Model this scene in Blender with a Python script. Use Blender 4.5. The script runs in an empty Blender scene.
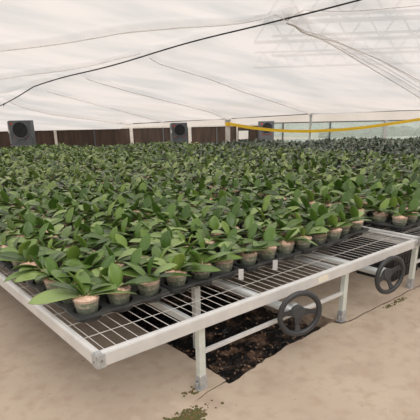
import bpy, bmesh, math, random
import numpy as np
from mathutils import Vector, Matrix
random.seed(7); rng = np.random.default_rng(11)
PI = math.pi
col = bpy.context.scene.collection
scene = bpy.context.scene

# ---------------------------------------------------------------- materials
def mat(name, rgb, rough=.6, metal=0., spec=.5, vary=None, bump=None, extra=None):
    m = bpy.data.materials.new(name); m.use_nodes = True
    nt = m.node_tree; b = nt.nodes['Principled BSDF']
    b.inputs['Base Color'].default_value = (*rgb, 1)
    b.inputs['Roughness'].default_value = rough
    b.inputs['Metallic'].default_value = metal
    b.inputs['Specular IOR Level'].default_value = spec
    tc = nt.nodes.new('ShaderNodeTexCoord')
    src = tc.outputs['Object']
    if vary:
        rgb2, scale, lo, hi = vary
        n = nt.nodes.new('ShaderNodeTexNoise'); n.inputs['Scale'].default_value = scale
        n.inputs['Detail'].default_value = 6; n.inputs['Roughness'].default_value = .6
        r = nt.nodes.new('ShaderNodeMapRange'); r.inputs[1].default_value = lo; r.inputs[2].default_value = hi
        mx = nt.nodes.new('ShaderNodeMix'); mx.data_type = 'RGBA'
        mx.inputs[6].default_value = (*rgb, 1); mx.inputs[7].default_value = (*rgb2, 1)
        nt.links.new(src, n.inputs['Vector']); nt.links.new(n.outputs['Fac'], r.inputs[0])
        nt.links.new(r.outputs[0], mx.inputs[0]); nt.links.new(mx.outputs[2], b.inputs['Base Color'])
    if bump:
        sc, st, dist = bump
        n2 = nt.nodes.new('ShaderNodeTexNoise'); n2.inputs['Scale'].default_value = sc; n2.inputs['Detail'].default_value = 5
        bp = nt.nodes.new('ShaderNodeBump'); bp.inputs['Strength'].default_value = st; bp.inputs['Distance'].default_value = dist
        nt.links.new(src, n2.inputs['Vector']); nt.links.new(n2.outputs['Fac'], bp.inputs['Height'])
        nt.links.new(bp.outputs[0], b.inputs['Normal'])
    return m

def leaf_mat(name, c1, c2, c3, island):
    m = bpy.data.materials.new(name); m.use_nodes = True
    nt = m.node_tree; b = nt.nodes['Principled BSDF']; out = nt.nodes['Material Output']
    if island:
        g = nt.nodes.new('ShaderNodeNewGeometry'); rnd = g.outputs['Random Per Island']
    else:
        g = nt.nodes.new('ShaderNodeObjectInfo'); rnd = g.outputs['Random']
    cr = nt.nodes.new('ShaderNodeValToRGB')
    cr.color_ramp.elements[0].position = 0; cr.color_ramp.elements[0].color = (*c1, 1)
    cr.color_ramp.elements[1].position = 1; cr.color_ramp.elements[1].color = (*c3, 1)
    e = cr.color_ramp.elements.new(.6); e.color = (*c2, 1)
    nt.links.new(rnd, cr.inputs[0])
    nt.links.new(cr.outputs[0], b.inputs['Base Color'])
    b.inputs['Roughness'].default_value = .30
    b.inputs['Specular IOR Level'].default_value = .5
    tr = nt.nodes.new('ShaderNodeBsdfTranslucent'); nt.links.new(cr.outputs[0], tr.inputs['Color'])
    mx = nt.nodes.new('ShaderNodeMixShader'); mx.inputs[0].default_value = .10
    nt.links.new(b.outputs[0], mx.inputs[1]); nt.links.new(tr.outputs[0], mx.inputs[2])
    nt.links.new(mx.outputs[0], out.inputs['Surface'])
    return m

def film_mat(name, rgb, rgb2, clear):
    m = bpy.data.materials.new(name); m.use_nodes = True
    nt = m.node_tree; nt.nodes.remove(nt.nodes['Principled BSDF']); out = nt.nodes['Material Output']
    tc = nt.nodes.new('ShaderNodeTexCoord')
    mp = nt.nodes.new('ShaderNodeMapping'); mp.inputs['Rotation'].default_value = (0, 0, .57)
    mp.inputs['Scale'].default_value = (.35, 1.5, 1)
    nt.links.new(tc.outputs['Object'], mp.inputs[0])
    n = nt.nodes.new('ShaderNodeTexNoise'); n.inputs['Scale'].default_value = .9; n.inputs['Detail'].default_value = 7
    nt.links.new(mp.outputs[0], n.inputs['Vector'])
    r = nt.nodes.new('ShaderNodeMapRange'); r.inputs[1].default_value = .38; r.inputs[2].default_value = .66
    nt.links.new(n.outputs['Fac'], r.inputs[0])
    mx = nt.nodes.new('ShaderNodeMix'); mx.data_type = 'RGBA'
    mx.inputs[6].default_value = (*rgb, 1); mx.inputs[7].default_value = (*rgb2, 1)
    nt.links.new(r.outputs[0], mx.inputs[0])
    tl = nt.nodes.new('ShaderNodeBsdfTranslucent'); nt.links.new(mx.outputs[2], tl.inputs[0])
    df = nt.nodes.new('ShaderNodeBsdfDiffuse'); nt.links.new(mx.outputs[2], df.inputs[0])
    m1 = nt.nodes.new('ShaderNodeMixShader'); m1.inputs[0].default_value = .22
    nt.links.new(tl.outputs[0], m1.inputs[1]); nt.links.new(df.outputs[0], m1.inputs[2])
    tp = nt.nodes.new('ShaderNodeBsdfTransparent')
    m2 = nt.nodes.new('ShaderNodeMixShader'); m2.inputs[0].default_value = clear
    nt.links.new(m1.outputs[0], m2.inputs[1]); nt.links.new(tp.outputs[0], m2.inputs[2])
    gl = nt.nodes.new('ShaderNodeBsdfGlossy'); gl.inputs['Roughness'].default_value = .25
    m3 = nt.nodes.new('ShaderNodeMixShader'); m3.inputs[0].default_value = .05
    nt.links.new(m2.outputs[0], m3.inputs[1]); nt.links.new(gl.outputs[0], m3.inputs[2])
    nt.links.new(m3.outputs[0], out.inputs['Surface'])
    return m

def clear_mat(name, rgb, op):
    m = bpy.data.materials.new(name); m.use_nodes = True
    nt = m.node_tree; b = nt.nodes['Principled BSDF']; out = nt.nodes['Material Output']
    b.inputs['Base Color'].default_value = (*rgb, 1); b.inputs['Roughness'].default_value = .25
    tp = nt.nodes.new('ShaderNodeBsdfTransparent'); mx = nt.nodes.new('ShaderNodeMixShader')
    mx.inputs[0].default_value = op
    nt.links.new(tp.outputs[0], mx.inputs[1]); nt.links.new(b.outputs[0], mx.inputs[2])
    nt.links.new(mx.outputs[0], out.inputs['Surface'])
    return m

M = {}
M['alu'] = mat('aluminium', (.68, .68, .67), .40, .25, vary=((.57, .57, .56), 6, .4, .75))
M['galv'] = mat('galvanised', (.42, .44, .45), .5, .5, vary=((.6, .6, .6), 30, .4, .7))
M['post'] = mat('grey_green_post', (.62, .65, .60), .5, .1, vary=((.5, .53, .49), 12, .4, .75))
M['pipe'] = mat('grey_pipe', (.55, .58, .58), .45, .3)
M['wire'] = mat('wire', (.66, .65, .62), .45, .2)
M['black'] = mat('black_plastic', (.018, .02, .023), .42, vary=((.04, .043, .045), 20, .4, .7))
M['traym'] = mat('tray_plastic', (.03, .034, .036), .45, vary=((.09, .09, .085), 9, .45, .75))
M['wheel'] = mat('wheel_plastic', (.035, .037, .04), .38, bump=(220, .25, .002))
M['hub'] = mat('hub_plastic', (.05, .052, .055), .5, bump=(160, .9, .004))
M['bolt'] = mat('bolt_steel', (.35, .32, .28), .35, .8)
M['sticker'] = mat('paper_sticker', (.78, .74, .62), .6, vary=((.6, .5, .35), 40, .5, .7))
M['bark'] = mat('pink_bark', (.80, .56, .42), .85, vary=((.50, .30, .19), 45, .52, .70), bump=(90, .9, .01))
M['root'] = mat('root_ball', (.075, .10, .05), .5, vary=((.36, .35, .25), 18, .54, .70), bump=(60, .6, .006))
M['mix'] = mat('pale_roots_and_bark', (.46, .38, .29), .7, vary=((.16, .20, .09), 20, .42, .58))
M['pot'] = clear_mat('clear_pot', (.45, .47, .42), .15)
M['label'] = clear_mat('white_tag', (.85, .85, .83), .6)
M['leaf'] = leaf_mat('orchid_leaf', (.050, .100, .020), (.150, .24, .055), (.30, .40, .14), False)
M['young'] = leaf_mat('young_leaf', (.055, .12, .015), (.105, .20, .03), (.22, .33, .06), False)  # darkened in the colour to stand for the shaded faces of upright leaves
M['leaf_far'] = leaf_mat('orchid_leaf_distant', (.038, .075, .017), (.155, .235, .055), (.35, .44, .16), True)  # dark end of the leaf tones deepened to carry shadow among the leaves
M['leaf_grey'] = leaf_mat('grey_orchid_leaf', (.022, .040, .022), (.10, .14, .09), (.31, .36, .28), True)
M['film'] = film_mat('greenhouse_film', (.73, .68, .655), (.55, .54, .53), .165)
M['film2'] = film_mat('curtain_film', (.93, .88, .84), (.85, .79, .74), .1)
M['seam'] = film_mat('film_seam', (.97, .94, .92), (.9, .87, .85), .15)
M['cord'] = film_mat('film_cord', (.95, .92, .9), (.9, .88, .86), 0)
M['cable'] = mat('black_cable', (.02, .02, .022), .5)
M['yellow'] = mat('yellow_strap', (1, .64, .03), .45)
M['fan'] = mat('fan_housing', (.10, .11, .12), .5, vary=((.16, .17, .18), 5, .4, .7))
M['fanin'] = mat('fan_throat', (.012, .012, .014), .6)
M['fangrey'] = mat('fan_ring', (.25, .26, .28), .4)
M['red'] = mat('red_mark', (.55, .06, .03), .5)
M['white'] = mat('white_paint', (.72, .68, .62), .6, vary=((.55, .5, .43), 8, .45, .75))
M['whitebox'] = mat('white_box', (.8, .78, .74), .5)
M['truss'] = mat('truss_steel', (.05, .055, .06), .6)
M['frame'] = mat('dark_frame', (.10, .11, .11), .5)
M['hedge'] = mat('hedge_green', (.10, .14, .10), .9, vary=((.18, .22, .17), 3, .4, .7))
M['ghwall'] = mat('pale_cladding', (.60, .68, .65), .7, vary=((.40, .50, .47), .35, .4, .65))
M['glass'] = clear_mat('dusty_glass', (.60, .68, .64), .35)
M['moss'] = mat('moss', (.11, .115, .032), .95, vary=((.20, .12, .06), 40, .45, .65), bump=(80, 1, .02))
M['debris'] = mat('bark_chip', (.30, .18, .11), .9, vary=((.10, .07, .05), 30, .4, .7))
# brown panel wall with vertical rust streaks
def streak(name, a, b2):
    m = mat(name, a, .8); nt = m.node_tree; b = nt.nodes['Principled BSDF']
    tc = nt.nodes.new('ShaderNodeTexCoord'); mp = nt.nodes.new('ShaderNodeMapping'); mp.inputs['Scale'].default_value = (4, 4, .5)
    n = nt.nodes.new('ShaderNodeTexNoise'); n.inputs['Scale'].default_value = 2; n.inputs['Detail'].default_value = 6
    r = nt.nodes.new('ShaderNodeMapRange'); r.inputs[1].default_value = .4; r.inputs[2].default_value = .75
    mx = nt.nodes.new('ShaderNodeMix'); mx.data_type = 'RGBA'; mx.inputs[6].default_value = (*a, 1); mx.inputs[7].default_value = (*b2, 1)
    nt.links.new(tc.outputs['Object'], mp.inputs[0]); nt.links.new(mp.outputs[0], n.inputs[0]); nt.links.new(n.outputs[0], r.inputs[0])
    nt.links.new(r.outputs[0], mx.inputs[0]); nt.links.new(mx.outputs[2], b.inputs['Base Color'])
    return m
M['brown'] = streak('brown_board', (.045, .030, .022), (.10, .06, .04))
# concrete floor: tan, dusty, mottled on several scales
def concrete():
    m = bpy.data.materials.new('dusty_concrete'); m.use_nodes = True
    nt = m.node_tree; b = nt.nodes['Principled BSDF']; L = nt.links.new
    tc = nt.nodes.new('ShaderNodeTexCoord')
    def noise(s, d=8):
        n = nt.nodes.new('ShaderNodeTexNoise'); n.inputs['Scale'].default_value = s; n.inputs['Detail'].default_value = d
        L(tc.outputs['Object'], n.inputs['Vector']); return n.outputs['Fac']
    def rng_(x, lo, hi):
        r = nt.nodes.new('ShaderNodeMapRange'); r.inputs[1].default_value = lo; r.inputs[2].default_value = hi; L(x, r.inputs[0]); return r.outputs[0]
    def mix(f, a, c):
        x = nt.nodes.new('ShaderNodeMix'); x.data_type = 'RGBA'; L(f, x.inputs[0])
        if isinstance(a, tuple): x.inputs[6].default_value = (*a, 1)
        else: L(a, x.inputs[6])
        x.inputs[7].default_value = (*c, 1); return x.outputs[2]
    c = mix(rng_(noise(1.3), .35, .7), (.48, .39, .30), (.42, .335, .26))
    c = mix(rng_(noise(11), .50, .72), c, (.40, .305, .225))
    c = mix(rng_(noise(4), .52, .72), c, (.38, .29, .22))
    c = mix(rng_(noise(38, 3), .70, .76), c, (.20, .14, .10))
    c = mix(rng_(noise(2.6), .60, .70), c, (.54, .44, .345))
    L(c, b.inputs['Base Color']); b.inputs['Roughness'].default_value = .8
    bp = nt.nodes.new('ShaderNodeBump'); bp.inputs['Strength'].default_value = .2; bp.inputs['Distance'].default_value = .006
    L(noise(60), bp.inputs['Height']); L(bp.outputs[0], b.inputs['Normal'])
    return m
M['floor'] = concrete()
M['soil'] = mat('wet_dark_soil', (.009, .008, .008), .4, vary=((.22, .13, .085), 6, .52, .70), bump=(25, 1, .03))
M['edge'] = mat('broken_concrete', (.36, .27, .20), .9, vary=((.2, .14, .1), 20, .4, .7), bump=(30, 1, .02))
M['ground'] = mat('ground', (.35, .34, .27), .95, vary=((.22, .25, .17), .6, .4, .7))

# ---------------------------------------------------------------- mesh helpers
class MB:
    def __init__(s): s.v = []; s.f = []; s.m = []
    def add(s, v, f, mi=0):
        o = len(s.v); s.v += [tuple(p) for p in v]; s.f += [tuple(i + o for i in q) for q in f]; s.m += [mi] * len(f)
    def box(s, a, b, mi=0):
        x0, y0, z0 = a; x1, y1, z1 = b
        s.add([(x0, y0, z0), (x1, y0, z0), (x1, y1, z0), (x0, y1, z0), (x0, y0, z1), (x1, y0, z1), (x1, y1, z1), (x0, y1, z1)],
              [(0, 3, 2, 1), (4, 5, 6, 7), (0, 1, 5, 4), (1, 2, 6, 5), (2, 3, 7, 6), (3, 0, 4, 7)], mi)
    def tube(s, pts, r, n=8, mi=0, cap=True, rz=None):
        pts = [Vector(p) for p in pts]; rings = []
        for i, p in enumerate(pts):
            d = (pts[min(i + 1, len(pts) - 1)] - pts[max(i - 1, 0)]).normalized()
            up = Vector((0, 0, 1)) if abs(d.z) < .9 else Vector((1, 0, 0))
            a = d.cross(up).normalized(); b = a.cross(d)
            rr = r[i] if isinstance(r, (list, tuple)) else r
            rings.append([p + a * math.cos(2 * PI * k / n) * rr + b * math.sin(2 * PI * k / n) * (rz or rr) for k in range(n)])
        v = [q for R in rings for q in R]; f = []
        for i in range(len(pts) - 1):
            for k in range(n):
                k2 = (k + 1) % n; f.append((i * n + k, i * n + k2, (i + 1) * n + k2, (i + 1) * n + k))
        if cap: f += [tuple(range(n))[::-1], tuple(range((len(pts) - 1) * n, len(pts) * n))]
        s.add(v, f, mi)
    def lathe(s, prof, n=20, c=(0, 0, 0), mi=0):
        v = [(c[0] + r * math.cos(2 * PI * k / n), c[1] + r * math.sin(2 * PI * k / n), c[2] + z) for r, z in prof for k in range(n)]
        f = [(i * n + k, i * n + (k + 1) % n, (i + 1) * n + (k + 1) % n, (i + 1) * n + k) for i in range(len(prof) - 1) for k in range(n)]
        s.add(v, f, mi)
    def mesh(s, name, mats, smooth=False):
        me = bpy.data.meshes.new(name); me.from_pydata(s.v, [], s.f)
        for m in (mats if isinstance(mats, list) else [mats]): me.materials.append(m)
        if any(s.m): me.polygons.foreach_set('material_index', s.m)
        if smooth: me.polygons.foreach_set('use_smooth', [True] * len(s.f))
        me.update(); return me
    def build(s, name, mats, parent=None, smooth=False, loc=None, bevel=0):
        me = s.mesh(name, mats, smooth); o = bpy.data.objects.new(name, me); col.objects.link(o)
        if parent: o.parent = parent
        if loc: o.location = loc
        if bevel:
            b = o.modifiers.new('bevel', 'BEVEL'); b.width = bevel; b.segments = 2; b.limit_method = 'ANGLE'
        return o

def link(name, me, parent=None, loc=(0, 0, 0)):
    o = bpy.data.objects.new(name, me); col.objects.link(o); o.parent = parent; o.location = loc; return o
def empty(name, loc=(0, 0, 0), rz=0, label=None, cat=None, group=None):
    o = bpy.data.objects.new(name, None); col.objects.link(o); o.location = loc; o.rotation_euler = (0, 0, rz)
    o.empty_display_size = .05
    if label: tag(o, label, cat, group)
    return o
def tag(o, label=None, cat=None, group=None, kind=None):
    if label: o['label'] = label
    if cat: o['category'] = cat
    if group: o['group'] = group
    if kind: o['kind'] = kind
    return o
def structure(o): o['kind'] = 'structure'; return o
def copy_tree(o, parent=None):
    c = o.copy(); col.objects.link(c)
    if parent: c.parent = parent
    for ch in list(o.children): copy_tree(ch, c)
    return c

# far wall axis: s runs along the wall, t comes from the wall towards the camera
NN = Vector((.543, .84, 0)).normalized(); WW = Vector((NN.y, -NN.x, 0)); DW = 19.8
def ST(s, t, z=0): p = NN * (DW - t) + WW * s; return Vector((p.x, p.y, z))
WROT = math.atan2(WW.y, WW.x)

# ---------------------------------------------------------------- floor with the broken pit and its joint
def jag(a, b, n, amp):
    out = []
    for i in range(1, n):
        u = i / n; out.append((a[0] + (b[0] - a[0]) * u + random.uniform(-amp, amp), a[1] + (b[1] - a[1]) * u + random.uniform(-amp, amp)))
    return out
FX0, FX1, FY0, FY1 = -12, 27, -5, 25
outer = [(FX0, FY0), (FX1, FY0), (FX1, FY1), (FX0, FY1)]
pit = [(1.60, 1.775)] + jag((1.60, 1.775), (2.20, 1.86), 14, .010) + [(2.20, 1.86)] + jag((2.20, 1.86), (2.80, 1.88), 12, .012) + [(2.80, 1.88)]
slit_a = jag((2.80, 1.80), (9.0, 1.83), 60, .008)
pit += [(2.83, 1.815)] + slit_a + [(9.0, 1.83)]
pit += [(x + random.uniform(-.004, .004), y + random.uniform(.008, .017)) for x, y in slit_a[::-1]] + [(2.86, 1.86), (2.84, 1.95)]
pit += jag((2.84, 1.95), (2.80, 2.5), 14, .012) + [(2.80, 2.5), (2.78, 5.2)] + [(1.62, 5.2)] + jag((1.62, 5.2), (1.62, 2.6), 10, .008) + [(1.62, 2.6)]
pit += jag((1.62, 2.6), (1.615, 2.02), 10, .007) + [(1.615, 2.02), (1.612, 1.82), (1.53, 1.806), (1.44, 1.80), (1.38, 1.782), (1.33, 1.772), (1.38, 1.775), (1.44, 1.792), (1.53, 1.798), (1.597, 1.80)]
bm = bmesh.new()
ov = [bm.verts.new((x, y, 0)) for x, y in outer]; pv = [bm.verts.new((x, y, 0)) for x, y in pit]
ed = [bm.edges.new((L_[i], L_[(i + 1) % len(L_)])) for L_ in (ov, pv) for i in range(len(L_))]
bmesh.ops.triangle_fill(bm, use_beauty=True, use_dissolve=False, edges=ed)
for f in bm.faces:
    if f.normal.z < 0: f.normal_flip()
me = bpy.data.meshes.new('floor'); 
pe = [(pv[i], pv[(i + 1) % len(pv)]) for i in range(len(pv))]
low = {v: bm.verts.new((v.co.x, v.co.y, -.13)) for v in pv}
for a, b in pe:
    f = bm.faces.new((a, b, low[b], low[a])); f.material_index = 1
bm.to_mesh(me); bm.free(); me.materials.append(M['floor']); me.materials.append(M['edge'])
structure(link('floor', me))
# rough bottom of the pit
m = MB(); nx, ny = 70, 110; x0, x1, y0, y1 = 1.1, 3.0, 1.7, 5.3
hh = rng.normal(0, .008, (ny + 1, nx + 1)); 
for k in range(26):
    cx_, cy_, rr = rng.uniform(1.6, 2.9), rng.uniform(1.8, 4), rng.uniform(.05, .16)
    X, Y = np.meshgrid(np.linspace(x0, x1, nx + 1), np.linspace(y0, y1, ny + 1))
    hh += rng.uniform(-.02, .05) * np.exp(-((X - cx_) ** 2 + (Y - cy_) ** 2) / rr ** 2)
v = [(X[j, i], Y[j, i], -.115 + hh[j, i]) for j in range(ny + 1) for i in range(nx + 1)]
f = [(j * (nx + 1) + i, j * (nx + 1) + i + 1, (j + 1) * (nx + 1) + i + 1, (j + 1) * (nx + 1) + i) for j in range(ny) for i in range(nx)]
m.add(v, f); m.box((1.1, 1.6, -.25), (9.2, 1.9, -.2)); structure(m.build('trim_1', M['soil'], smooth=True))
# chips of bark lying in the pit: nobody could count them
m = MB()
for k in range(170):
    px = rng.uniform(1.64, 2.75); py = 1.9 + abs(rng.normal(0, .5)); zz = -.095 + rng.uniform(0, .02)
    if py > 3.6: continue
    s_ = rng.uniform(.004, .015); a = rng.uniform(0, PI)
    ca, sa = math.cos(a) * s_, math.sin(a) * s_
    pts = [(px - ca, py - sa, zz), (px + sa * .5, py - ca * .5, zz + .003), (px + ca, py + sa, zz + .004), (px - sa * .5, py + ca * .5, zz)]
    m.add(pts + [(a_, b_, c_ + .006) for a_, b_, c_ in pts], [(0, 3, 2, 1), (4, 5, 6, 7), (0, 1, 5, 4), (1, 2, 6, 5), (2, 3, 7, 6), (3, 0, 4, 7)])
tag(m.build('bark_chips', M['debris']), 'brown bark chips and litter scattered in the dark pit under the bench', 'debris', kind='stuff')
# surrounding ground
m = MB(); m.box((-80, -60, -.5), (120, 120, -.35)); structure(m.build('ground', M['ground']))

# ---------------------------------------------------------------- moss
def moss(cx_, cy_, n, sx, sy, rz, label):
    m = MB()
    for k in range(n):
        a, b = rng.normal(0, sx), rng.normal(0, sy)
        px, py = cx_ + a * math.cos(rz) - b * math.sin(rz), cy_ + a * math.sin(rz) + b * math.cos(rz)
        r_ = rng.uniform(.003, .011)
        prof = [(r_, -.001), (r_ * .95, r_ * .3), (r_ * .6, r_ * .65), (.0005, r_ * .75)]
        m.lathe(prof, 6, (px, py, 0))
    return tag(m.build('moss', M['moss']), label, 'moss', kind='stuff')
moss(1.17, 1.665, 620, .075, .032, .15, 'patch of green and brown moss on the concrete in front of the left bench leg')
moss(1.04, 1.66, 22, .05, .02, .3, 'loose crumbs of moss left of the large moss patch on the concrete')
moss(3.62, 1.76, 50, .06, .015, .05, 'small brown moss tuft on the floor joint below the right handwheel')
moss(3.42, 1.75, 26, .03, .012, .05, 'tiny moss tuft on the joint just left of the one under the right handwheel')
moss(1.375, 1.86, 30, .03, .015, .0, 'dark crumbs of dirt beside the foot of the left bench leg')

# ---------------------------------------------------------------- rolling benches
RT, RB = .50, .424      # rail top and bottom
def bench(x0, x1, y0, y1, legs, wheels, label, group=None, fine=True, sticker=False):
    b = empty('rolling_bench', (x0, y0, 0), 0, label, 'bench', group)
    W, Dp = x1 - x0, y1 - y0
    def rail_profile(name, length, axis, flip):
        # extruded aluminium edge: outer face, rounded top lip, inner ledge
        pr = [(0, RB), (0, RT - .012), (.004, RT - .003), (.012, RT), (.030, RT), (.034, RT - .004), (.034, RT - .014), (.012, RT - .018),
              (.012, RB + .03), (.028, RB + .026), (.028, RB)]
        v = []; n = len(pr)
        for L_ in (0, length):
            for p, z in pr:
                v.append((L_, p, z) if axis == 'x' else (p, L_, z))
        f = [(k, (k + 1) % n, (k + 1) % n + n, k + n) for k in range(n)] + [tuple(range(n))[::-1], tuple(range(n, 2 * n))]
        m = MB()
        if flip == 'x': v = [(W - a, b_, c) for a, b_, c in v]
        if flip == 'y': v = [(a, Dp - b_, c) for a, b_, c in v]
        m.add(v, f); o = m.build(name, M['alu'], b)
        bmx = bmesh.new(); bmx.from_mesh(o.data); bmesh.ops.recalc_face_normals(bmx, faces=bmx.faces); bmx.to_mesh(o.data); bmx.free()
        return o
    fr = rail_profile('front_rail', W, 'x', None); rail_profile('side_rail', Dp, 'y', None); rail_profile('side_rail', Dp, 'y', 'x')
    if not fine: rail_profile('rear_rail', W, 'x', 'y')
    for cx_ in (0, W):
        m = MB(); sgn = 1 if cx_ == 0 else -1
        xs = sorted((cx_ - .004 * sgn, cx_ + .045 * sgn)); m.box((xs[0], -.004, RB - .004), (xs[1], .0, RT - .008))
        xs = sorted((cx_ - .004 * sgn, cx_)); m.box((xs[0], -.004, RB - .004), (xs[1], .05, RT - .008))
        xs = sorted((cx_ - .002 * sgn, cx_ + .03 * sgn)); m.box((xs[0], -.002, RT - .004), (xs[1], .03, RT + .003))
        br = m.build('corner_bracket', M['galv'], b, bevel=.002)
        m = MB(); m.tube([(cx_ + .022 * sgn, -.003, RB + .035), (cx_ + .022 * sgn, -.010, RB + .035)], .007, 6)
        m.build('bolt', M['bolt'], br)
        m = MB(); m.tube([(cx_ - .003 * sgn, .022, RB + .03), (cx_ - .012 * sgn, .022, RB + .03)], .006, 6)
        m.build('bolt', M['bolt'], br)
    # wire grid
    m = MB(); r = .0015
    pitch = .0652 if fine else .2
    k = 1
    while k * pitch < W - .03:
        x = k * pitch; m.box((x - r, .015, .487 - r), (x + r, Dp - .02, .487 + r)); k += 1
    m.box((.034, .015, .487 - r), (.040, Dp - .02, .487 + r)); 
    y = .213
    while y < Dp: m.box((.015, y - r, .4905), (W - .015, y + r, .4905 + 2 * r)); y += .195 if fine else .6
    m.build('wire_grid', M['wire'], b)
    # cross bearers below the grid
    m = MB(); y = .95
    while y < Dp - .1: m.box((.03, y, .435), (W - .03, y + .03, .475)); y += 1.25
    m.build('cross_bearer', M['alu'], b)
    # support frame
    for i, lx in enumerate(legs):
        for ly in ([.0, 2.6, 5.2] if fine else [.02, Dp - .3]):
            m = MB(); m.box((lx - x0 - .023, ly + .035, .07), (lx - x0 + .023, ly + .075, .424))
            lg = m.build('leg', M['post'], b, bevel=.003)
            m = MB(); m.box((lx - x0 - .027, ly + .031, .008), (lx - x0 + .027, ly + .079, .095)); m.box((lx - x0 - .04, ly + .028, 0), (lx - x0 + .027, ly + .082, .008))
            m.build('foot_sleeve', M['galv'], lg, bevel=.002)
            m = MB(); m.tube([(lx - x0 - .034, ly + .055, .02), (lx - x0 - .034, ly + .055, .055)], .007, 8); m.tube([(lx - x0 - .034, ly + .055, .045), (lx - x0 - .034, ly + .055, .055)], .012, 6)
            m.build('foot_bolt', M['galv'], lg)
        m = MB(); m.box((lx - x0 - .02, .04, .395), (lx - x0 + .02, Dp - .1, .432)); m.build('frame_beam', M['pipe'], b, bevel=.002)
    for i in range(0, len(legs) - 1, 2):
        m = MB(); m.box((legs[i] - x0 + .02, .045, .228), (legs[i + 1] - x0 - .02, .07, .252)); m.build('brace_bar', M['alu'], b, bevel=.002)
    # inner posts seen through the grid
    if fine:
        for lx in legs[:1]:
            m = MB(); m.box((lx - x0 + .27, .44, 0), (lx - x0 + .315, .485, .47)); m.build('inner_post', M['pipe'], b, bevel=.003)
    for wx, rot in wheels:
        m = MB(); m.tube([(wx - x0, -.055, .33), (wx - x0, min(Dp - .3, 6), .33)], .03, 16); pp = m.build('roller_pipe', M['pipe'], b, smooth=True)
        for py in (1.4, 2.8):
            if fine: m = MB(); m.tube([(wx - x0, py, .33), (wx - x0, py + .05, .33)], .047, 16); m.build('roller_collar', M['alu'], pp, smooth=True)
        hw = empty('handwheel', (wx - x0, -.10, .33)); hw.parent = b; hw.rotation_euler = (Matrix.Rotation(-.38 if wx < 3 else -.22, 3, 'Z') @ Matrix.Rotation(rot, 3, 'Y')).to_euler()
        pts = [(.148 * math.cos(a), 0, .148 * math.sin(a)) for a in np.linspace(0, 2 * PI, 49)]
        v, f, n = [], [], 10
        for a in np.linspace(0, 2 * PI, 48, endpoint=False):
            for q in range(n):
                t_ = 2 * PI * q / n; rr = .143 + .019 * math.cos(t_); v.append((rr * math.cos(a), .017 * math.sin(t_), rr * math.sin(a)))
        for i in range(48):
            for q in range(n): f.append((i * n + q, i * n + (q + 1) % n, ((i + 1) % 48) * n + (q + 1) % n, ((i + 1) % 48) * n + q))
        m = MB(); m.add(v, f); o = m.build('rim', M['wheel'], hw, smooth=True)
        bmx = bmesh.new(); bmx.from_mesh(o.data); bmesh.ops.recalc_face_normals(bmx, faces=bmx.faces); bmx.to_mesh(o.data); bmx.free()
        m = MB(); m.tube([(0, .06, 0), (0, .04, 0), (0, .022, 0), (0, .014, 0)], [.03, .049, .049, .043], 24); m.build('hub', M['hub'], hw)
        for a in (0, PI, -PI / 2):
            ca, sa = math.cos(a), math.sin(a)
            def P(r_, w_, y_): return (r_ * ca - w_ * sa, y_, r_ * sa + w_ * ca)
            v = [P(.03, .028, .034), P(.03, -.028, .034), P(.09, -.016, .026), P(.14, -.024, .008), P(.14, .024, .008), P(.09, .016, .026)]
            v += [(a_, b_ - .013, c_) for a_, b_, c_ in v]
            m = MB(); m.add(v, [(5, 4, 3, 2, 1, 0), (6, 7, 8, 9, 10, 11)] + [(k, (k + 1) % 6, (k + 1) % 6 + 6, k + 6) for k in range(6)])
            m.build('spoke', M['wheel'], hw, bevel=.003)
        m = MB(); m.tube([(0, .1, 0), (0, .03, 0)], .044, 16); m.build('bearing', M['pipe'], hw, smooth=True)
    if sticker:
        m = MB(); m.box((2.47 - x0, -.0015, .435), (2.58 - x0, -.0003, .478), 0); m.build('sticker', M['sticker'], fr)
    return b
A0, A1, Y0 = .777, 3.87, 1.80
def wall_y(x, t): return (DW - t - NN.x * x) / NN.y       # y where the line t metres in front of the wall crosses x
BX = [(A0, A1)] + [(3.94 + 3.17 * k, 3.94 + 3.17 * k + 3.09) for k in range(5)]
def y_end(x1, t=1.3): return wall_y(x1, t)
bench(A0, A1, Y0, y_end(A1), [1.445, 2.876], [(2.155, .05), (3.27, -.35)],
      'long aluminium rolling bench with wire grid, white sticker and two black handwheels in front', sticker=True)
bench(*BX[1], Y0, y_end(BX[1][1]), [3.97, 5.42], [(5.0, .4)], 'second aluminium rolling bench at the right edge, beyond the corner of the near bench')
for k in range(2, 6):
    x0, x1 = BX[k]; ys = Y0 
    bench(x0, x1, ys, y_end(x1), [x0 + .5, x0 + 2.2], [], 'aluminium rolling bench further back to the right under grey green orchids', 'rolling benches in the background', fine=False)

# ---------------------------------------------------------------- orchids
def leaf_geo(L, W, az, elev, droop, fold, nl, nw, base_r=.012, twist=0, z0=0.):
    """grid of points of one leaf in plant space (origin: top of the bark)"""
    us = np.linspace(0, 1, nl + 1); ds = L / nl
    x, z = base_r, z0; pts = []; prev = 0
    ca, sa = math.cos(az), math.sin(az)
    for i, u in enumerate(us):
        ang = elev - droop * u ** 1.3
        if i: x += ds * math.cos(ang); z += ds * math.sin(ang)
        w = W / 2 * max(.16 * (1 - u), math.sin(PI * min(1, .07 + .93 * u) ** 1.05) ** .72) if u < .999 else .0015
        row = []
        for j in range(nw + 1):
            q = -1 + 2 * j / nw
            yy = q * w; up = fold * abs(q) * w
            # rotate the cross-section about the centre line
            yy2 = yy * math.cos(twist * u) - up * math.sin(twist * u); up2 = yy * math.sin(twist * u) + up * math.cos(twist * u)
            xx = x - math.sin(ang) * up2; zz = z + math.cos(ang) * up2
            row.append((xx * ca - yy2 * sa, xx * sa + yy2 * ca, zz))
        pts += row
    f = [(i * (nw + 1) + j, i * (nw + 1) + j + 1, (i + 1) * (nw + 1) + j + 1, (i + 1) * (nw + 1) + j) for i in range(nl) for j in range(nw)]
    return pts, f
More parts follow.
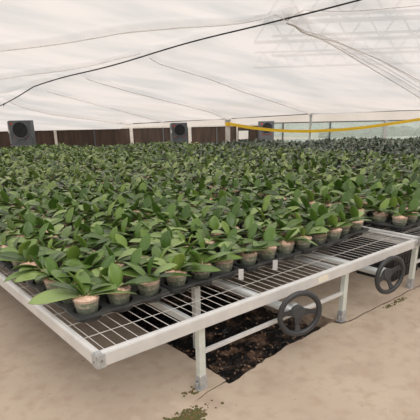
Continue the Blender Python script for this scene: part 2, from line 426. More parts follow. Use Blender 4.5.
def plant_spec(i, bias=-.69):
    """list of leaves (L, W, az, elev, droop, fold, twist, young)"""
    r = random.Random(100 + i); out = []
    ax = bias + r.gauss(0, .45)
    for s_ in (0, 1):
        out.append((r.uniform(.215, .285), r.uniform(.088, .112), ax + PI * s_ + r.uniform(-.25, .25), r.uniform(.12, .42), r.uniform(.25, .75), r.uniform(.10, .28), r.uniform(-.6, .6), 0))
    ax += r.uniform(-.5, .5)
    for s_ in (0, 1):
        out.append((r.uniform(.16, .23), r.uniform(.074, .098), ax + PI * s_ + r.uniform(-.3, .3), r.uniform(.38, .78), r.uniform(.4, .9), r.uniform(.12, .32), r.uniform(-.7, .7), 0))
    out.append((r.uniform(.12, .175), r.uniform(.072, .096), ax + r.choice((0, PI)) + r.uniform(-.6, .6), r.uniform(.95, 1.45), r.uniform(0, .4), r.uniform(.15, .45), r.uniform(-.4, .4), 1))
    out.append((r.uniform(.15, .21), r.uniform(.07, .09), r.uniform(0, 2 * PI), r.uniform(.3, .8), r.uniform(.3, .8), .2, r.uniform(-.5, .5), 0))
    if r.random() < .35:
        out.append((r.uniform(.08, .12), r.uniform(.04, .05), r.uniform(0, 2 * PI), r.uniform(.9, 1.3), .2, .4, 0, 1))
    return out
NV = 18
SPECS = [plant_spec(i) for i in range(NV)]
PZ = .508     # pots stand in the tray cups
PH = .118     # pot height
def thick_mesh(name, pts, f, mtl, th=.0016):
    me = bpy.data.meshes.new(name); me.from_pydata(pts, [], f); bmx = bmesh.new(); bmx.from_mesh(me)
    bmesh.ops.recalc_face_normals(bmx, faces=bmx.faces)
    bmesh.ops.solidify(bmx, geom=list(bmx.faces), thickness=th)
    for q in bmx.faces: q.smooth = True
    bmx.to_mesh(me); bmx.free(); me.materials.append(mtl); return me
# pot and its filling
m = MB(); m.lathe([(.001, 0), (.050, 0), (.056, .004), (.067, .06), (.0765, PH - .010), (.081, PH - .008), (.081, PH), (.0770, PH), (.0745, PH - .010), (.065, .06), (.054, .006), (.001, .004)], 24)
pot_me = m.mesh('pot', M['pot'], True)
fill = []
for q in range(4):
    m = MB(); n = 24
    rr = random.Random(q)
    prof = [(.001, .006), (.052, .007), (.0590, .048)]
    m.lathe(prof, n, mi=0); m.lathe([(.0590, .048), (.0625, .064)], n, mi=0); m.lathe([(.0625, .064), (.0685, PH - .022)], n, mi=2)
    prof2 = [(.0685, PH - .022), (.0725, PH - .008), (.067, PH - .002), (.048, PH + .002), (.03, PH + .006), (.012, PH + .006), (.0005, PH + .008)]
    o0 = len(m.v); m.lathe(prof2, n, mi=1)
    for k in range(o0 + 3 * n, len(m.v) - n):
        x, y, z = m.v[k]; m.v[k] = (x + rr.uniform(-.004, .004), y + rr.uniform(-.004, .004), z + rr.uniform(-.007, .006))
    for k in range(34):      # coarse chips poking out of the top
        a, d_ = rr.uniform(0, 2 * PI), .062 * math.sqrt(rr.random()); s_ = rr.uniform(.005, .010); z = PH + rr.uniform(-.003, .008)
        cx_, cy_, t_ = d_ * math.cos(a), d_ * math.sin(a), rr.uniform(0, PI)
        c, s2 = math.cos(t_) * s_, math.sin(t_) * s_; e = rr.uniform(-.003, .003)
        b4 = [(cx_ - c - s2 * .6, cy_ - s2 + c * .6, z - e), (cx_ + c - s2 * .6, cy_ + s2 + c * .6, z + e), (cx_ + c + s2 * .6, cy_ + s2 - c * .6, z + e), (cx_ - c + s2 * .6, cy_ - s2 - c * .6, z)]
        m.add([(a_, b_, c_ - .006) for a_, b_, c_ in b4] + b4, [(0, 3, 2, 1), (4, 5, 6, 7), (0, 1, 5, 4), (1, 2, 6, 5), (2, 3, 7, 6), (3, 0, 4, 7)], 1)
    fill.append(m.mesh('potting_bark', [M['root'], M['bark'], M['mix']], False))
m = MB(); m.tube([(0, 0, PH - .004), (0, 0, PH + .012), (0, 0, PH + .022)], [.010, .012, .006], 8); stem_me = m.mesh('stem', M['young'], True)
LEAF = []
for sp in SPECS:
    L_ = []
    for (l, w, az, el, dr, fo, tw, yg) in sp:
        pts, f = leaf_geo(l, w, az, el, dr, fo, 9, 4, twist=tw, z0=PH + .004)
        L_.append(thick_mesh('leaf', pts, f, M['young'] if yg else M['leaf']))
    LEAF.append(L_)
proto = []
def make_plant(vi):
    r = empty('potted_orchid', (0, 0, PZ))
    link('pot', pot_me, r); link('potting_bark', fill[vi % 4], r); link('stem', stem_me, r)
    for me_ in LEAF[vi]: link('leaf', me_, r)
    return r
used_proto = {}
def place_plant(vi, x, y, rz, sc, label, group=None):
    if vi not in used_proto: used_proto[vi] = make_plant(vi); o = used_proto[vi]
    else: o = copy_tree(used_proto[vi])
    o.location = (x, y, PZ); o.rotation_euler = (0, 0, rz); o.scale = (1, 1, 1)
    for ch in o.children:
        if ch.name.startswith(('leaf', 'stem')): ch.scale = (sc, sc, 1 if ch.name.startswith('stem') else sc)
        if ch.name.startswith('leaf'): ch.location = (0, 0, (PH + .004) * (1 - sc))
    for key in ('label', 'category', 'group'):
        if key in o: del o[key]
    tag(o, label, 'plant', group); return o

# trays
CP = .203
def tray_mesh(nx, ny):
    m = MB(); N = 16; R = .080; zt = .052
    for i in range(nx):
        for j in range(ny):
            cx_, cy_ = (i - (nx - 1) / 2) * CP, (j - (ny - 1) / 2) * CP; h = CP / 2
            inner, out_ = [], []
            for k in range(N):
                a = 2 * PI * k / N + PI / N * 0
                inner.append((cx_ + R * math.cos(a), cy_ + R * math.sin(a), zt))
                c, s_ = math.cos(a), math.sin(a); q = h / max(abs(c), abs(s_)); px, py = c * q, s_ * q
                # outer edge of the tray bulges round each cup
                if (px > h - 1e-4 and i == nx - 1) or (px < -h + 1e-4 and i == 0): px *= 1 - .10 * (abs(py) / h) ** 2 
                if (py > h - 1e-4 and j == ny - 1) or (py < -h + 1e-4 and j == 0): py *= 1 - .10 * (abs(px) / h) ** 2
                out_.append((cx_ + px, cy_ + py, zt))
            rim = [(x, y, zt - .012) if False else (x, y, zt) for x, y, z in out_]
            c1 = [(cx_ + (p[0] - cx_) * .92, cy_ + (p[1] - cy_) * .92, .004) for p in inner]
            v = rim + inner + c1 + [(cx_, cy_, .003)]
            f = [(k, (k + 1) % N, N + (k + 1) % N, N + k) for k in range(N)] + [(N + k, N + (k + 1) % N, 2 * N + (k + 1) % N, 2 * N + k) for k in range(N)]
            f += [(2 * N + k, 2 * N + (k + 1) % N, 3 * N) for k in range(N)]
            m.add(v, f)
    # turned-down lip
    bmx = bmesh.new(); me_ = m.mesh('tray', M['traym']); bmx.from_mesh(me_)
    bmesh.ops.remove_doubles(bmx, verts=bmx.verts, dist=.0005)
    be = [e for e in bmx.edges if e.is_boundary]
    r_ = bmesh.ops.extrude_edge_only(bmx, edges=be)
    for g in r_['geom']:
        if isinstance(g, bmesh.types.BMVert): g.co.z -= .014; g.co.x *= 1.012; g.co.y *= 1.012
    bmesh.ops.recalc_face_normals(bmx, faces=bmx.faces)
    bmesh.ops.solidify(bmx, geom=list(bmx.faces), thickness=.0022)
    bmx.to_mesh(me_); bmx.free(); return me_
TM = {(3, 2): tray_mesh(3, 2), (2, 2): tray_mesh(2, 2)}
TZ = .4965
slots = []     # (tray x, tray y, nx, ny, bench index)
for bi, (bx0, bx1) in enumerate(BX):
    xs = bx0 + .062; row = 0
    ye = y_end(bx1) - .25
    y = Y0 + .325 if bi == 0 else Y0 + .20
    while y + .42 < wall_y(bx0, 1.5):
        x = xs
        for c in range(5):
            nx = 3 if c < 4 else 2
            w = nx * CP; xc = x + w / 2; yc = y + .21
            if bi == 0 and row == 0 and c == 4: yc += .05; xc -= .02
            if yc + .25 < ye: slots.append((xc + random.uniform(-.006, .006), yc + random.uniform(-.012, .012), nx, 2, bi))
            x += w + .022
        y += .425; row += 1
# keep the trays that can be seen from around the photograph's viewpoint
CAM = Vector((0, 0, 1.55))
def az_of(x, y): return math.degrees(math.atan2(y, x))
slots = [s for s in slots if 20 < az_of(s[0], s[1]) < 80 and s[0] > .3]
slots.sort(key=lambda s: s[0] ** 2 + s[1] ** 2)
print('TRAYS', len(slots))
plants = []
for k, (x, y, nx, ny, bi) in enumerate(slots):
    for i in range(nx):
        for j in range(ny):
            plants.append((x + (i - (nx - 1) / 2) * CP, y + (j - (ny - 1) / 2) * CP, bi, j))
def inview(x, y, m_=0):
    return 25.2 - m_ < az_of(x, y) < 74.5 + m_
plants.sort(key=lambda p: (not inview(p[0], p[1]), math.hypot(p[0], p[1])))
print('PLANTS', len(plants))
NI = 300
near, far = plants[:NI], plants[NI:]
# unique descriptions for the front row and the left edge
ordinal = ['first', 'second', 'third', 'fourth', 'fifth', 'sixth', 'seventh', 'eighth', 'ninth', 'tenth', 'eleventh', 'twelfth', 'thirteenth', 'fourteenth', 'fifteenth']
front = sorted([p for p in near if p[2] == 0 and p[1] < 2.34], key=lambda p: p[0])
front_id = {id(p): i for i, p in enumerate(front)}
second = sorted([p for p in near if p[2] == 0 and 2.34 <= p[1] < 2.55], key=lambda p: p[0]); second_id = {id(p): i for i, p in enumerate(second)}
leftcol = sorted([p for p in near if p[2] == 0 and p[0] < 1.02 and p[1] >= 2.55], key=lambda p: p[1]); left_id = {id(p): i for i, p in enumerate(leftcol)}
rv = random.Random(5)
for k, p in enumerate(near):
    x, y, bi, j = p
    vi = rv.randrange(NV); rz = rv.gauss(0, .35) + (PI if rv.random() < .5 else 0); sc = rv.uniform(.86, 1.12)
    g = None
    if id(p) in front_id:
        i = front_id[id(p)]
        vi = [3, 0, 5, 1, 7, 2, 9, 4, 6, 10, 8, 11, 12, 13, 3][i % 15]
        if i == 0: lab = 'potted orchid at the near left corner of the bench, broad leaves over the wire grid'
        elif i == len(front) - 1: lab = 'last orchid pot at the right end of the near bench front row'
        else: lab = '%s orchid pot from the left in the front row of the near bench' % ordinal[i]
    elif id(p) in second_id:
        i = second_id[id(p)]; lab = '%s orchid pot from the left in the second row from the wire strip' % ordinal[i]
    elif id(p) in left_id:
        i = left_id[id(p)]
        if i < 9: lab = 'orchid beside the left bench rail, %s behind the two front rows' % ordinal[i]
        else: lab, g = 'small orchid far back along the left rail of the near bench', 'orchids far along the left rail'
    elif bi == 0: lab, g = 'green leafy orchid in the packed middle of the near bench', 'orchids packed on the near bench'
    else: lab, g = 'green leafy orchid on the second bench at the right edge', 'orchids on the second bench'
    place_plant(vi, x, y, rz, sc, lab, g)

# the remaining thousands: one object
def big_mesh(name, parts, mats):
    nv = sum(len(p[0]) for p in parts); V = np.concatenate([p[0] for p in parts]).astype(np.float32)
    off = 0; Q, MI = [], []
    for v, f, mi in parts:
        Q.append(f + off); MI.append(mi); off += len(v)
    Q = np.concatenate(Q); MI = np.concatenate(MI)
    me = bpy.data.meshes.new(name); me.vertices.add(len(V)); me.vertices.foreach_set('co', V.ravel())
    me.loops.add(Q.size); me.loops.foreach_set('vertex_index', Q.ravel().astype(np.int32))
    me.polygons.add(len(Q)); me.polygons.foreach_set('loop_start', np.arange(0, Q.size, 4, dtype=np.int32))
    me.polygons.foreach_set('material_index', MI.astype(np.int32)); me.polygons.foreach_set('use_smooth', np.ones(len(Q), bool))
    for m_ in mats: me.materials.append(m_)
    me.update(calc_edges=True); me.validate(); return me
def low_plant(sp, nl, nw, lm, ym):
    V, F, MI = [], [], []
    def put(v, f, mi):
        o = sum(len(a) for a in V); V.append(np.array(v)); F.append(np.array(f) + o); MI.append(np.full(len(f), mi))
    n = 10
    def ring(r, z): return [(r * math.cos(2 * PI * k / n), r * math.sin(2 * PI * k / n), z) for k in range(n)]
    prof = [(.056, 0), (.075, PH)]
    put(ring(*prof[0]) + ring(*prof[1]), [(k, (k + 1) % n, n + (k + 1) % n, n + k) for k in range(n)], 2)
    put(ring(.074, PH - .004) + ring(.001, PH + .006), [(k, (k + 1) % n, n + (k + 1) % n, n + k) for k in range(n)], 3)
    for (l, w, az, el, dr, fo, tw, yg) in sp:
        v, f = leaf_geo(l, w, az, el, dr, fo, nl, nw, twist=tw, z0=PH + .004); put(v, f, ym if yg else lm)
    return np.concatenate(V), np.concatenate(F), np.concatenate(MI)
LOWA = [low_plant(sp, 6, 2, 0, 0) for sp in SPECS]
LOWB = [low_plant(sp[:6], 4, 2, 1, 1) for sp in SPECS]
def stuff_plants(lst, name, label, grey):
    parts = []
    for (x, y, bi, j) in lst:
        vi = rv.randrange(NV); v, f, mi = (LOWB if grey else LOWA)[vi]
        a = rv.gauss(0, .4) + (PI if rv.random() < .5 else 0); sc = rv.uniform(.76, 1.0) * (.9 if grey else 1); c, s_ = math.cos(a), math.sin(a)
        V = np.empty_like(v); V[:, 0] = (v[:, 0] * c - v[:, 1] * s_) * sc + x; V[:, 1] = (v[:, 0] * s_ + v[:, 1] * c) * sc + y; V[:, 2] = PZ + v[:, 2] * sc
        parts.append((V, f, mi))
    me = big_mesh(name, parts, [M['leaf_far'], M['leaf_grey'], M['root'], M['bark']])
    return tag(link(name, me), label, 'plants', kind='stuff')
mixed = {id(p): (p[2] > 2 or (p[2] == 2 and rv.random() < .42)) for p in far}
stuff_plants([p for p in far if not mixed[id(p)]], 'orchid_field', 'sea of bright green potted orchids stretching back over the benches', False)
stuff_plants([p for p in far if mixed[id(p)] and rv.random() > .2], 'grey_orchid_field', 'far field of darker grey green orchids in front of the greenhouse wall', True)

# trays as objects, nearest 300; the rest one object
nt_ = 0; tnear = slots[:300]
tfront = sorted([s for s in slots if s[4] == 0 and s[1] < 2.42], key=lambda s: s[0])
for k, s in enumerate(tnear):
    x, y, nx, ny, bi = s
    o = link('pot_tray', TM[(nx, ny)], None, (x, y, TZ)); g = None
    if s in tfront:
        i = tfront.index(s); lab = ['black plastic pot tray at the near left corner of the wire grid', 'second black pot tray from the left along the front of the grid', 'third black pot tray from the left, above the left handwheel', 'fourth black pot tray from the left along the front of the grid', 'small black pot tray at the right end of the front tray row'][min(i, 4)]
    elif bi == 0: lab, g = 'black plastic tray of cups under the packed orchids of the near bench', 'black trays under the near bench orchids'
    elif bi == 1: lab, g = 'black plastic tray of cups under the orchids of the second bench', 'black trays on the second bench'
    else: lab, g = 'black plastic tray of cups under the far grey green orchids', 'black trays on the far benches'
    tag(o, lab, 'tray', g)
m = MB()
for (x, y, nx, ny, bi) in slots[300:]: m.box((x - nx * CP / 2, y - CP, TZ + .001), (x + nx * CP / 2, y + CP, TZ + .008))
tag(m.build('distant_pot_trays', M['traym']), 'black trays under the farthest orchids', 'trays', kind='stuff')

# white plant tags
for x, y, lab in ((2.01, 2.105, 'white plant tag hanging from the tray edge between the left leg and the handwheel'), (2.33, 2.085, 'white plant tag hanging from the tray edge above the left handwheel')):
    m = MB(); m.box((-.017, -.001, 0), (.017, .001, .08)); o = m.build('plant_tag', M['label'], None, loc=(x, y, .494)); o.rotation_euler = (.12, 0, -.78); tag(o, lab, 'label')

# black crates stacked under the second bench
def crate(x, y, z, rz, lab):
    m = MB(); w, d, h, t_ = .27, .19, .13, .008
    m.box((-w, -d, 0), (w, d, t_))
    for a, b in (((-w, -d), (w, -d + t_)), ((-w, d - t_), (w, d)), ((-w, -d), (-w + t_, d)), ((w - t_, -d), (w, d))):
        m.box((*a, 0), (*b, h))
    for k in range(9): m.box((-w + .03 + k * .06, -d - .006, .01), (-w + .04 + k * .06, -d, h - .01))
    m.box((-w - .008, -d - .008, h - .012), (w + .008, -d, h)); m.box((-w - .008, d, h - .012), (w + .008, d + .008, h))
    m.box((-w - .008, -d, h - .012), (-w, d, h)); m.box((w, -d, h - .012), (w + .008, d, h))
    o = m.build('crate', M['black'], None, loc=(x, y, z)); o.rotation_euler = (0, 0, rz); tag(o, lab, 'crate')
cr = [('bottom', 0), ('middle', .131), ('top', .262)]
for nm, z in cr: crate(4.24, 2.24, z, .03, 'black ribbed plastic crate, %s of the left stack under the second bench' % nm)
for nm, z in cr[:2]: crate(4.88, 2.24, z, -.04, 'black ribbed plastic crate, %s of the lower right stack under the second bench' % nm)

for nm, z in cr: crate(4.62, 2.86, z, .02, 'black ribbed plastic crate, %s of the stack behind the left stack under the second bench' % nm)
for nm, z in cr: crate(5.24, 2.90, z, -.03, 'black ribbed plastic crate, %s of the rearmost right stack under the second bench' % nm)

# ---------------------------------------------------------------- far wall
def wall_box(m, s0, s1, t0, t1, z0, z1, mi=0):
    p = [ST(s0, t0), ST(s1, t0), ST(s1, t1), ST(s0, t1)]
    v = [(q.x, q.y, z0) for q in p] + [(q.x, q.y, z1) for q in p]
    m.add(v, [(0, 1, 2, 3), (7, 6, 5, 4), (4, 5, 1, 0), (5, 6, 2, 1), (6, 7, 3, 2), (7, 4, 0, 3)], mi)
m = MB(); wall_box(m, -10, 4.9, -.06, 0, 0, 1.17); structure(m.build('wall_back', M['brown']))
m = MB(); wall_box(m, -10, 4.9, -.05, .03, 1.145, 1.20); structure(m.build('trim_2', M['white']))
# film curtain closing the gap above the boards and the windows
m = MB()
ns = 120
def cz(s): return 1.16 + max(0, (s - 4.5)) * .012
v = []
for i in range(ns + 1):
    s = -1.2 + 15.2 * i / ns
    for z, tt in ((cz(s), -.1), (1.5, -.1 + .03 * math.sin(s * 5)), (2.1, -.1)): v.append(ST(s, tt, z))
m.add(v, [(i * 3 + j, i * 3 + 3 + j, i * 3 + 4 + j, i * 3 + 1 + j) for i in range(ns) for j in range(2)])
structure(m.build('wall_curtain', M['film2'], smooth=True))
wall_post_s = [(-3.9, .10, 'pale post'), (-.86, .13, ''), (1.55, .13, ''), (-6.9, .1, '')]
for i, (s, w, _) in enumerate(wall_post_s):
    m = MB(); wall_box(m, s - w / 2, s + w / 2, 0.001, .09, 0, 1.16); structure(m.build('trim_%d' % (3 + i), M['white']))
for i, s in enumerate((-2.36, .45, 2.69, 3.56)):
    m = MB(); wall_box(m, s - .025, s + .025, 0.001, .05, 0, 1.15); structure(m.build('trim_%d' % (8 + i), M['frame'] if s != 3.56 else M['white']))
# glazed right part
xs_w = [4.99, 5.55, 7.64, 10.17, 12.7, 14.5]
for i in range(len(xs_w) - 1):
    a, b = xs_w[i], xs_w[i + 1]
    m = MB(); wall_box(m, a, b, -.02, -.01, .55, 1.24); structure(m.build('window_%d' % (i + 1), M['glass']))
m = MB(); wall_box(m, 4.9, 14.5, -.06, 0, 0, .56); structure(m.build('wall_back_low', M['ghwall']))
for i, s in enumerate(xs_w):
    m = MB(); w = .13 if abs(s - 10.17) < .01 else .05
    wall_box(m, s - w / 2, s + w / 2, 0.001, .07, 0, 1.25); structure(m.build('trim_%d' % (14 + i), M['frame'] if w < .1 else M['galv']))
m = MB(); wall_box(m, 4.9, 14.5, -.05, 0, 1.22, 1.26); structure(m.build('trim_21', M['frame']))
# what stands outside beyond the glass
m = MB()
pts = [ST(14 + k * .9, -16 + math.sin(k * 1.7), .0) for k in range(40)]
for k, p in enumerate(pts):
    r_ = 1.0 + .35 * math.sin(k * 2.1); prof = [(r_, -.4), (r_ * 1.05, -.1), (r_ * .9, .2), (r_ * .5, .45), (.01, .5)]
    o0 = len(m.v); m.lathe(prof, 12, (p.x, p.y, 0))
    for q in range(o0, len(m.v)): a, b, c = m.v[q]; m.v[q] = (a + rng.normal(0, .07), b + rng.normal(0, .07), c + rng.normal(0, .05))
tag(m.build('hedge', M['hedge']), 'low dark hedge seen hazily outside through the right glass', 'hedge', kind='stuff')
nb = empty('neighbour_greenhouse', ST(9, -30), WROT, 'pale neighbouring greenhouse seen through the glass at the right', 'building')
m = MB(); m.box((-14, -4, -.36), (22, 4, 1.9)); m.build('cladding', M['ghwall'], nb)
m = MB()
for k in range(19): m.box((-14 + k * 2, -4.06, -.36), (-13.9 + k * 2, -4.0, 1.95))
m.box((-14, -4.06, 1.85), (22, -4, 1.95)); m.build('frame', M['white'], nb)

m = MB(); m.box((FX0, FY0, 0), (FX0 + .1, FY1, 2.6)); structure(m.build('added_wall_left', M['white']))  # out-of-view wall added to block low sky light from the left
m = MB(); m.box((FX0, FY0, 0), (FX1, FY0 + .1, 2.6)); structure(m.build('added_wall_front', M['white']))  # unseen wall behind the camera, also added to shut off low light
# ---------------------------------------------------------------- posts and eave beam
beam = [(-1.0, 1.05, 1.335), (1.03, 1.55, 1.40), (2.85, 2.0, 1.46), (5.98, 2.3, 1.575), (10.4, 2.4, 1.64), (15, 2.5, 1.72)]
m = MB(); m.tube([ST(s, t, z) for s, t, z in beam], .018, 6); tag(m.build('eave_wire', M['frame']), 'thin dark eave wire along which the film roof is fastened', 'wire')
for s, t, w, z, lab, nm in ((2.85, 2.0, .16, 1.43, 'thick pale post with a yellow strap tied round it', 'post'), (5.98, 2.3, .07, 1.55, 'slim grey post standing in front of the glazed wall', 'post')):
    m = MB(); m.box((-w / 2, -w / 2, 0), (w / 2, w / 2, z)); o = m.build('post', M['post'] if w < .1 else M['white'], None, loc=ST(s, t, 0), bevel=.008); o.rotation_euler = (0, 0, WROT)
    m = MB(); m.box((-w * .6, -w * .6, z - .09), (w * .6, w * .6, z)); m.build('post_cap', M['galv'], o); tag(o, lab, 'post')
# yellow strap
sp = [(2.86, 1.28), (3.67, 1.13), (4.44, 1.03), (5.2, .975), (6.01, .955), (7.21, .985), (8.0, 1.04), (8.82, 1.125), (9.6, 1.215), (10.44, 1.32), (12.0, 1.52)]
m = MB(); n = 5; v = []
for s, z in sp:
    for a, b in ((-.007, -.055), (.007, -.055), (.007, .055), (-.007, .055)): v.append(ST(s, 2.12 + a + (.3 if s > 3 else .0), z + b))
f = [(i * 4 + k, i * 4 + (k + 1) % 4, i * 4 + 4 + (k + 1) % 4, i * 4 + 4 + k) for i in range(len(sp) - 1) for k in range(4)]
m.add(v, f + [(3, 2, 1, 0), (len(v) - 4, len(v) - 3, len(v) - 2, len(v) - 1)])
st = m.build('strap', M['yellow']); tag(st, 'yellow strap sagging from the pale post across the glazed wall', 'strap')
m = MB(); c = ST(2.85, 2.0); 
o = MB(); o.box((-.095, -.095, 1.20), (.095, .095, 1.35)); k = o.build('strap_wrap', M['yellow'], st); k.location = c; k.rotation_euler = (0, 0, WROT)

# ---------------------------------------------------------------- fans
def fan(s, t, z0, w, h, rz, tilt, lab, side):
    r = empty('blower_fan', ST(s, t, 0), WROT + rz, lab, 'fan')
    m = MB(); m.box((-w / 2, .02, z0), (w / 2, .36, z0 + h)); m.box((-w / 2 - .0, .0, z0), (w / 2, .02, z0 + .02)); hb = m.build('housing', M['fan'], r, bevel=.01)
    R_ = w * .37; cz_ = z0 + h - R_ - .05
    n = 28; m = MB(); v = []
    for (rr, y) in ((R_ * 1.06, .02), (R_ * 1.06, -.02), (R_, -.025), (R_ * .94, -.01), (R_ * .9, .017)):
        v += [(rr * math.cos(2 * PI * k / n), y, cz_ + rr * math.sin(2 * PI * k / n)) for k in range(n)]
    m.add(v, [(i * n + k, i * n + (k + 1) % n, (i + 1) * n + (k + 1) % n, (i + 1) * n + k) for i in range(4) for k in range(n)])
    m.build('ring', M['fan'], r, smooth=True)
    m = MB(); m.tube([(0, .019, cz_), (0, .010, cz_)], R_ * .9, 28); m.build('throat', M['fanin'], r)
    for k in range(5):
        a = k * 2 * PI / 5; m = MB()
        v = []
        for rr, wd in ((.05, .03), (R_ * .5, .07), (R_ * .85, .06)):
            for q, yy in ((-1, -.004), (1, .008)):
                v.append((rr * math.cos(a) - q * wd * math.sin(a), yy, cz_ + rr * math.sin(a) + q * wd * math.cos(a)))
        m.add(v, [(0, 1, 3, 2), (2, 3, 5, 4)]); m.add([(a_, b_ + .003, c_) for a_, b_, c_ in v], [(2, 3, 1, 0), (4, 5, 3, 2)]); m.build('blade', M['fanin'], r)
    m = MB(); m.tube([(0, .008, cz_), (0, -.02, cz_)], .05, 12); m.build('fan_hub', M['fanin'], r)
    m = MB(); m.box((-w / 2 + .05, .014, z0 + h - .14), (-w / 2 + .12, .0195, z0 + h - .07)); m.build('red_badge', M['red'], r)
    m = MB()
    for k in range(7): m.box((-.22 + k * .065, .015, z0 + .24), (-.18 + k * .065, .0195, z0 + .27))
    m.build('red_lettering', M['red'], r)
    if side:
        m = MB(); m.box((-w / 2 - .05, .03, z0 + .05), (-w / 2 - .001, .3, z0 + h - .02)); m.build('side_panel', M['fangrey'], r, bevel=.01)
        m = MB(); m.box((-w / 2 - .051, -.002, z0 + h * .5), (-w / 2 - .01, .029, z0 + h * .5 + .12)); m.build('switch_box', M['whitebox'], r)
    m = MB()
    m.box((-w / 2 - .05, -.01, z0 - .03), (w / 2 + .03, .4, z0 - .001)); m.build('base_plate', M['fangrey'], r)
    for a, b in ((-w / 2 + .03, .05), (w / 2 - .07, .05), (-w / 2 + .03, .33), (w / 2 - .07, .33)):
        m = MB(); m.box((a, b - .02, 0), (a + .04, b + .02, z0 - .031)); m.build('leg', M['frame'], r)
    r.rotation_euler = (0, tilt, WROT + rz)
    return r
fan(-4.62, 2.4, .70, .76, .84, -.10, 0, 'big dark grey blower fan with round opening at the far left', True)
fan(1.02, 2.1, .62, .58, .73, .06, 0, 'medium grey blower fan against the brown boards left of centre', True)
fan(4.68, .75, .56, .60, .77, .0, 0, 'dark blower fan behind the yellow strap between white box and glass', False)
m = MB(); wall_box(m, 3.62, 4.0, .052, .15, .64, .94); o = m.build('wall_box', M['whitebox'], bevel=.01); 
m = MB(); wall_box(m, 3.60, 4.02, .15, .16, .62, .96); m.build('lid', M['whitebox'], o); tag(o, 'small white box on the brown wall under the yellow strap', 'box')

# ---------------------------------------------------------------- film roof
def P2(lst): return np.array(lst, float)
FOLDS = {
 'cable': P2([(-9, -1.2), (-4.31, 4.77), (-3.02, 6.48), (-1.92, 7.43), (-.17, 8.79), (1.24, 9.88), (2.51, 10.87), (3.55, 11.55), (6, 13.2)]),
 'A': P2([(-7, 7.2), (-2.94, 9.3), (-1.67, 9.78), (-.49, 10.23), (1.16, 10.56), (2.08, 10.74), (2.51, 10.87)]),
 'B': P2([(-7, 5.9), (-3.6, 7.32), (-1.93, 7.98), (-.73, 8.6), (-.17, 8.79)]),
 'C': P2([(-7, 4.7), (-4.03, 6.02), (-2.57, 6.65)]),
 'D': P2([(.04, 8.65), (1.56, 7.14), (2.58, 5.91), (5.87, 2.5)]),
 'E': P2([(-1.54, 7.25), (-.55, 6.06), (2.02, 3.32), (2.95, 1.9)]),
 'F': P2([(-2.76, 6.06), (-1.58, 4.32), (.51, 1.32)]),
 'G': P2([(-4.18, 4.89), (-3.31, 3.44), (-.82, 1.2)]),
 'H1': P2([(2.52, 10.83), (4.32, 9.18), (8.83, 4.74), (11, 2.6)]),
 'H2': P2([(2.52, 10.83), (3.68, 9.94), (5.42, 8.64), (7.59, 6.75), (12, 2.6)]),
 'A2': P2([(2.51, 10.87), (3.05, 11.05), (4.71, 11.39), (9, 12)]),
}
def dist_poly(S, T, poly):
    d = np.full(S.shape, 1e9)
    for a, b in zip(poly[:-1], poly[1:]):
        ab = b - a; L2 = ab @ ab; u = np.clip(((S - a[0]) * ab[0] + (T - a[1]) * ab[1]) / L2, 0, 1)
        d = np.minimum(d, np.hypot(S - a[0] - u * ab[0], T - a[1] - u * ab[1]))
    return d
def tmin(s):
    return np.interp(s, [-9, -1.3, -1.0, 1.03, 2.85, 5.98, 10.4, 15], [0, 0, 1.0, 1.55, 2.0, 2.3, 2.4, 2.5])
def zfilm(S, T, folds=True):
    z = 1.13 + .19 * np.minimum(T, 12.5) + .06 * np.clip(T - 12.5, 0, 9)
    # where the film dips to the eave wire
    z = z + (np.interp(S, [-9, -1, 1.03, 2.85, 5.98, 10.4, 15], [0, 0, -.025, -.05, .0, .05, .11])) * np.exp(-(T - 2) ** 2 / 1.2)
    z = z + .02 * np.sin(S * 1.3 + T * .7) * np.clip(T / 3, 0, 1)
    if folds:
        amp = dict(cable=-.10, A=.10, B=.09, C=.09, D=.09, E=.09, F=.08, G=.11, H1=.10, H2=.10, A2=.06)
        wd = dict(cable=.28, A=.10, B=.10, C=.10, D=.09, E=.09, F=.08, G=.11, H1=.08, H2=.08, A2=.1)
        for k, pl in FOLDS.items():
            d = dist_poly(S, T, pl); z = z - amp[k] * np.exp(-(d / wd[k]) ** 2) + (.5 * amp[k] * np.exp(-(d / (2.6 * wd[k])) ** 2) if k != 'cable' else 0)
    return z
gs = np.arange(-9, 15.01, .07); gu = np.linspace(0, 1, 300)
Sg, Ug = np.meshgrid(gs, gu); TM_ = tmin(Sg); Tg = TM_ + Ug * (19.0 - TM_)
Zg = zfilm(Sg, Tg)
X = NN.x * (DW - Tg) + WW.x * Sg; Yg = NN.y * (DW - Tg) + WW.y * Sg
V = np.stack([X, Yg, Zg], -1).reshape(-1, 3); nr, nc = Sg.shape
ii, jj = np.meshgrid(np.arange(nr - 1), np.arange(nc - 1), indexing='ij'); b0 = ii * nc + jj
Q = np.stack([b0, b0 + 1, b0 + nc + 1, b0 + nc], -1).reshape(-1, 4)
me = big_mesh('ceiling', [(V, Q, np.zeros(len(Q), int))], [M['film']]); structure(link('ceiling', me))
def on_film(poly, dz, step=.25, folds=True):
    out = []
    for a, b in zip(poly[:-1], poly[1:]):
        n = max(2, int(np.linalg.norm(b - a) / step))
        for k in range(n):
            p = a + (b - a) * k / n
            if p[1] < 0: continue
            out.append(ST(p[0], p[1], float(zfilm(np.array(p[0]), np.array(p[1]), folds)) + dz))
    p = poly[-1]; out.append(ST(p[0], p[1], float(zfilm(np.array(p[0]), np.array(p[1]), folds)) + dz)); return out
m = MB(); m.tube([p - Vector((0, 0, .0)) for p in on_film(FOLDS['cable'], 0, folds=False)], .014, 8); m.tube([ST(-4.31, 4.77, 2.04), ST(-4.36, 4.78, 1.95)], .012, 6)
tag(m.build('support_cable', M['cable'], smooth=True), 'black cable running diagonally under the white film roof', 'cable')
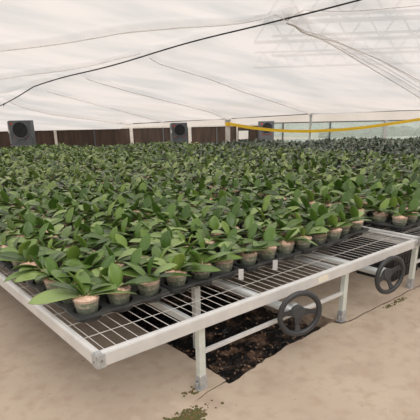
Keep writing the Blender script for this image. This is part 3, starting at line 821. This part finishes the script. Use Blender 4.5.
for k, r_, lab in (('A', .012, 'pale film seam across the top left of the roof, above the others'), ('B', .010, 'pale film seam on the left roof, second below the top seam'),
                   ('D', .013, 'pale seam sloping from the cable down to the slim grey post'), ('E', .012, 'pale seam sloping down to the thick post with yellow strap'),
                   ('F', .010, 'pale seam sloping down to the roof edge above the middle fan'), ('G', .012, 'seam running from the cable end down above the left fan'),
                   ('H1', .016, 'lower edge cord of the folded film band at the upper right'), ('H2', .016, 'upper edge cord of the folded film band at the upper right'), ('A2', .012, 'short seam right of the cable at the top of the picture')):
    m = MB(); m.tube(on_film(FOLDS[k], .0), r_ * .75, 6); so_ = tag(m.build('film_seam', M['seam'], smooth=True), lab, 'seam')
    if k == 'H1': band = so_
# cords inside the folded band
for q, w_ in enumerate((.25, .5, .75)):
    pl = P2([(2.52, 10.83), (4.2, 9.3), (6.6, 7.2), (11.4, 2.6)])
    a = P2([(2.52, 10.83), (4.32, 9.18), (6.5, 7.03), (8.83, 4.74)]); b = P2([(2.52, 10.83), (4.1, 9.62), (5.42, 8.64), (7.59, 6.75)])
    pl = a * (1 - w_) + b * w_
    m = MB(); m.tube(on_film(pl, -.012), .007, 5)
    m.build('film_cord', M['cord'], band)

# steel trusses of the greenhouse above the film
def truss(p0, p1, h, nseg, lab, grp):
    r = empty('roof_truss', p0, math.atan2(p1.y - p0.y, p1.x - p0.x), lab, 'truss', grp)
    L = (p1 - p0).length
    m = MB(); m.box((0, -.05, -.06), (L, .05, .06)); m.build('bottom_chord', M['truss'], r)
    m = MB(); m.box((0, -.05, h - .06), (L, .05, h + .06)); m.build('top_chord', M['truss'], r)
    m = MB(); s_ = L / nseg
    for k in range(nseg):
        m.tube([(k * s_, 0, 0), (k * s_ + s_ / 2, 0, h)], .035, 5); m.tube([(k * s_ + s_ / 2, 0, h), (k * s_ + s_, 0, 0)], .035, 5)
    m.build('web', M['truss'], r)
for k, (a0, r0, z0) in enumerate(((44, 17.5, 4.5), (45, 22.5, 4.6), (43, 28.5, 4.7), (45, 37, 4.9))):
    p0 = Vector((r0 * math.cos(math.radians(a0)), r0 * math.sin(math.radians(a0)), z0)); an = WROT - .22
    truss(p0, p0 + Vector((math.cos(an), math.sin(an), 0)) * 30, 1.0, 22, 'grey lattice truss faintly visible above the film roof', 'lattice trusses above the film')

# ---------------------------------------------------------------- light, world, camera
w = bpy.data.worlds.new('World'); scene.world = w; w.use_nodes = True
bg = w.node_tree.nodes['Background']; # overcast sky: the zenith is about three times as bright as the horizon
wn = w.node_tree; tcw = wn.nodes.new('ShaderNodeTexCoord'); sx = wn.nodes.new('ShaderNodeSeparateXYZ')
cl = wn.nodes.new('ShaderNodeMapRange'); cl.inputs[1].default_value = 0; cl.inputs[2].default_value = 1; cl.inputs[3].default_value = .62; cl.inputs[4].default_value = 1.75
wn.links.new(tcw.outputs['Generated'], sx.inputs[0]); wn.links.new(sx.outputs[2], cl.inputs[0]); wn.links.new(cl.outputs[0], bg.inputs['Strength'])
bg.inputs['Color'].default_value = (1.0, .97, .95, 1)
sun = bpy.data.lights.new('Sun', 'SUN'); sun.energy = .8; sun.angle = math.radians(35); sun.color = (1, .95, .88)
so = bpy.data.objects.new('Sun', sun); col.objects.link(so); so.rotation_euler = (math.radians(38), math.radians(-22), 0)
cam = bpy.data.cameras.new('Camera'); cam.sensor_width = 36; cam.lens = 36 * 450 / 420; cam.shift_y = 70 / 420; cam.clip_end = 300; cam.clip_start = .05
co = bpy.data.objects.new('Camera', cam); col.objects.link(co)
Rm = Matrix([[0.767579, 0.231735, -0.597596], [-0.640706, 0.251444, -0.725446], [-0.017849, 0.939721, 0.341477]])
co.matrix_world = Matrix.Translation(CAM) @ Rm.to_4x4()
scene.camera = co
vs = scene.view_settings; vs.view_transform = 'Standard'; vs.look = 'None'; vs.gamma = 1; vs.use_curve_mapping = False; vs.exposure = 0.16
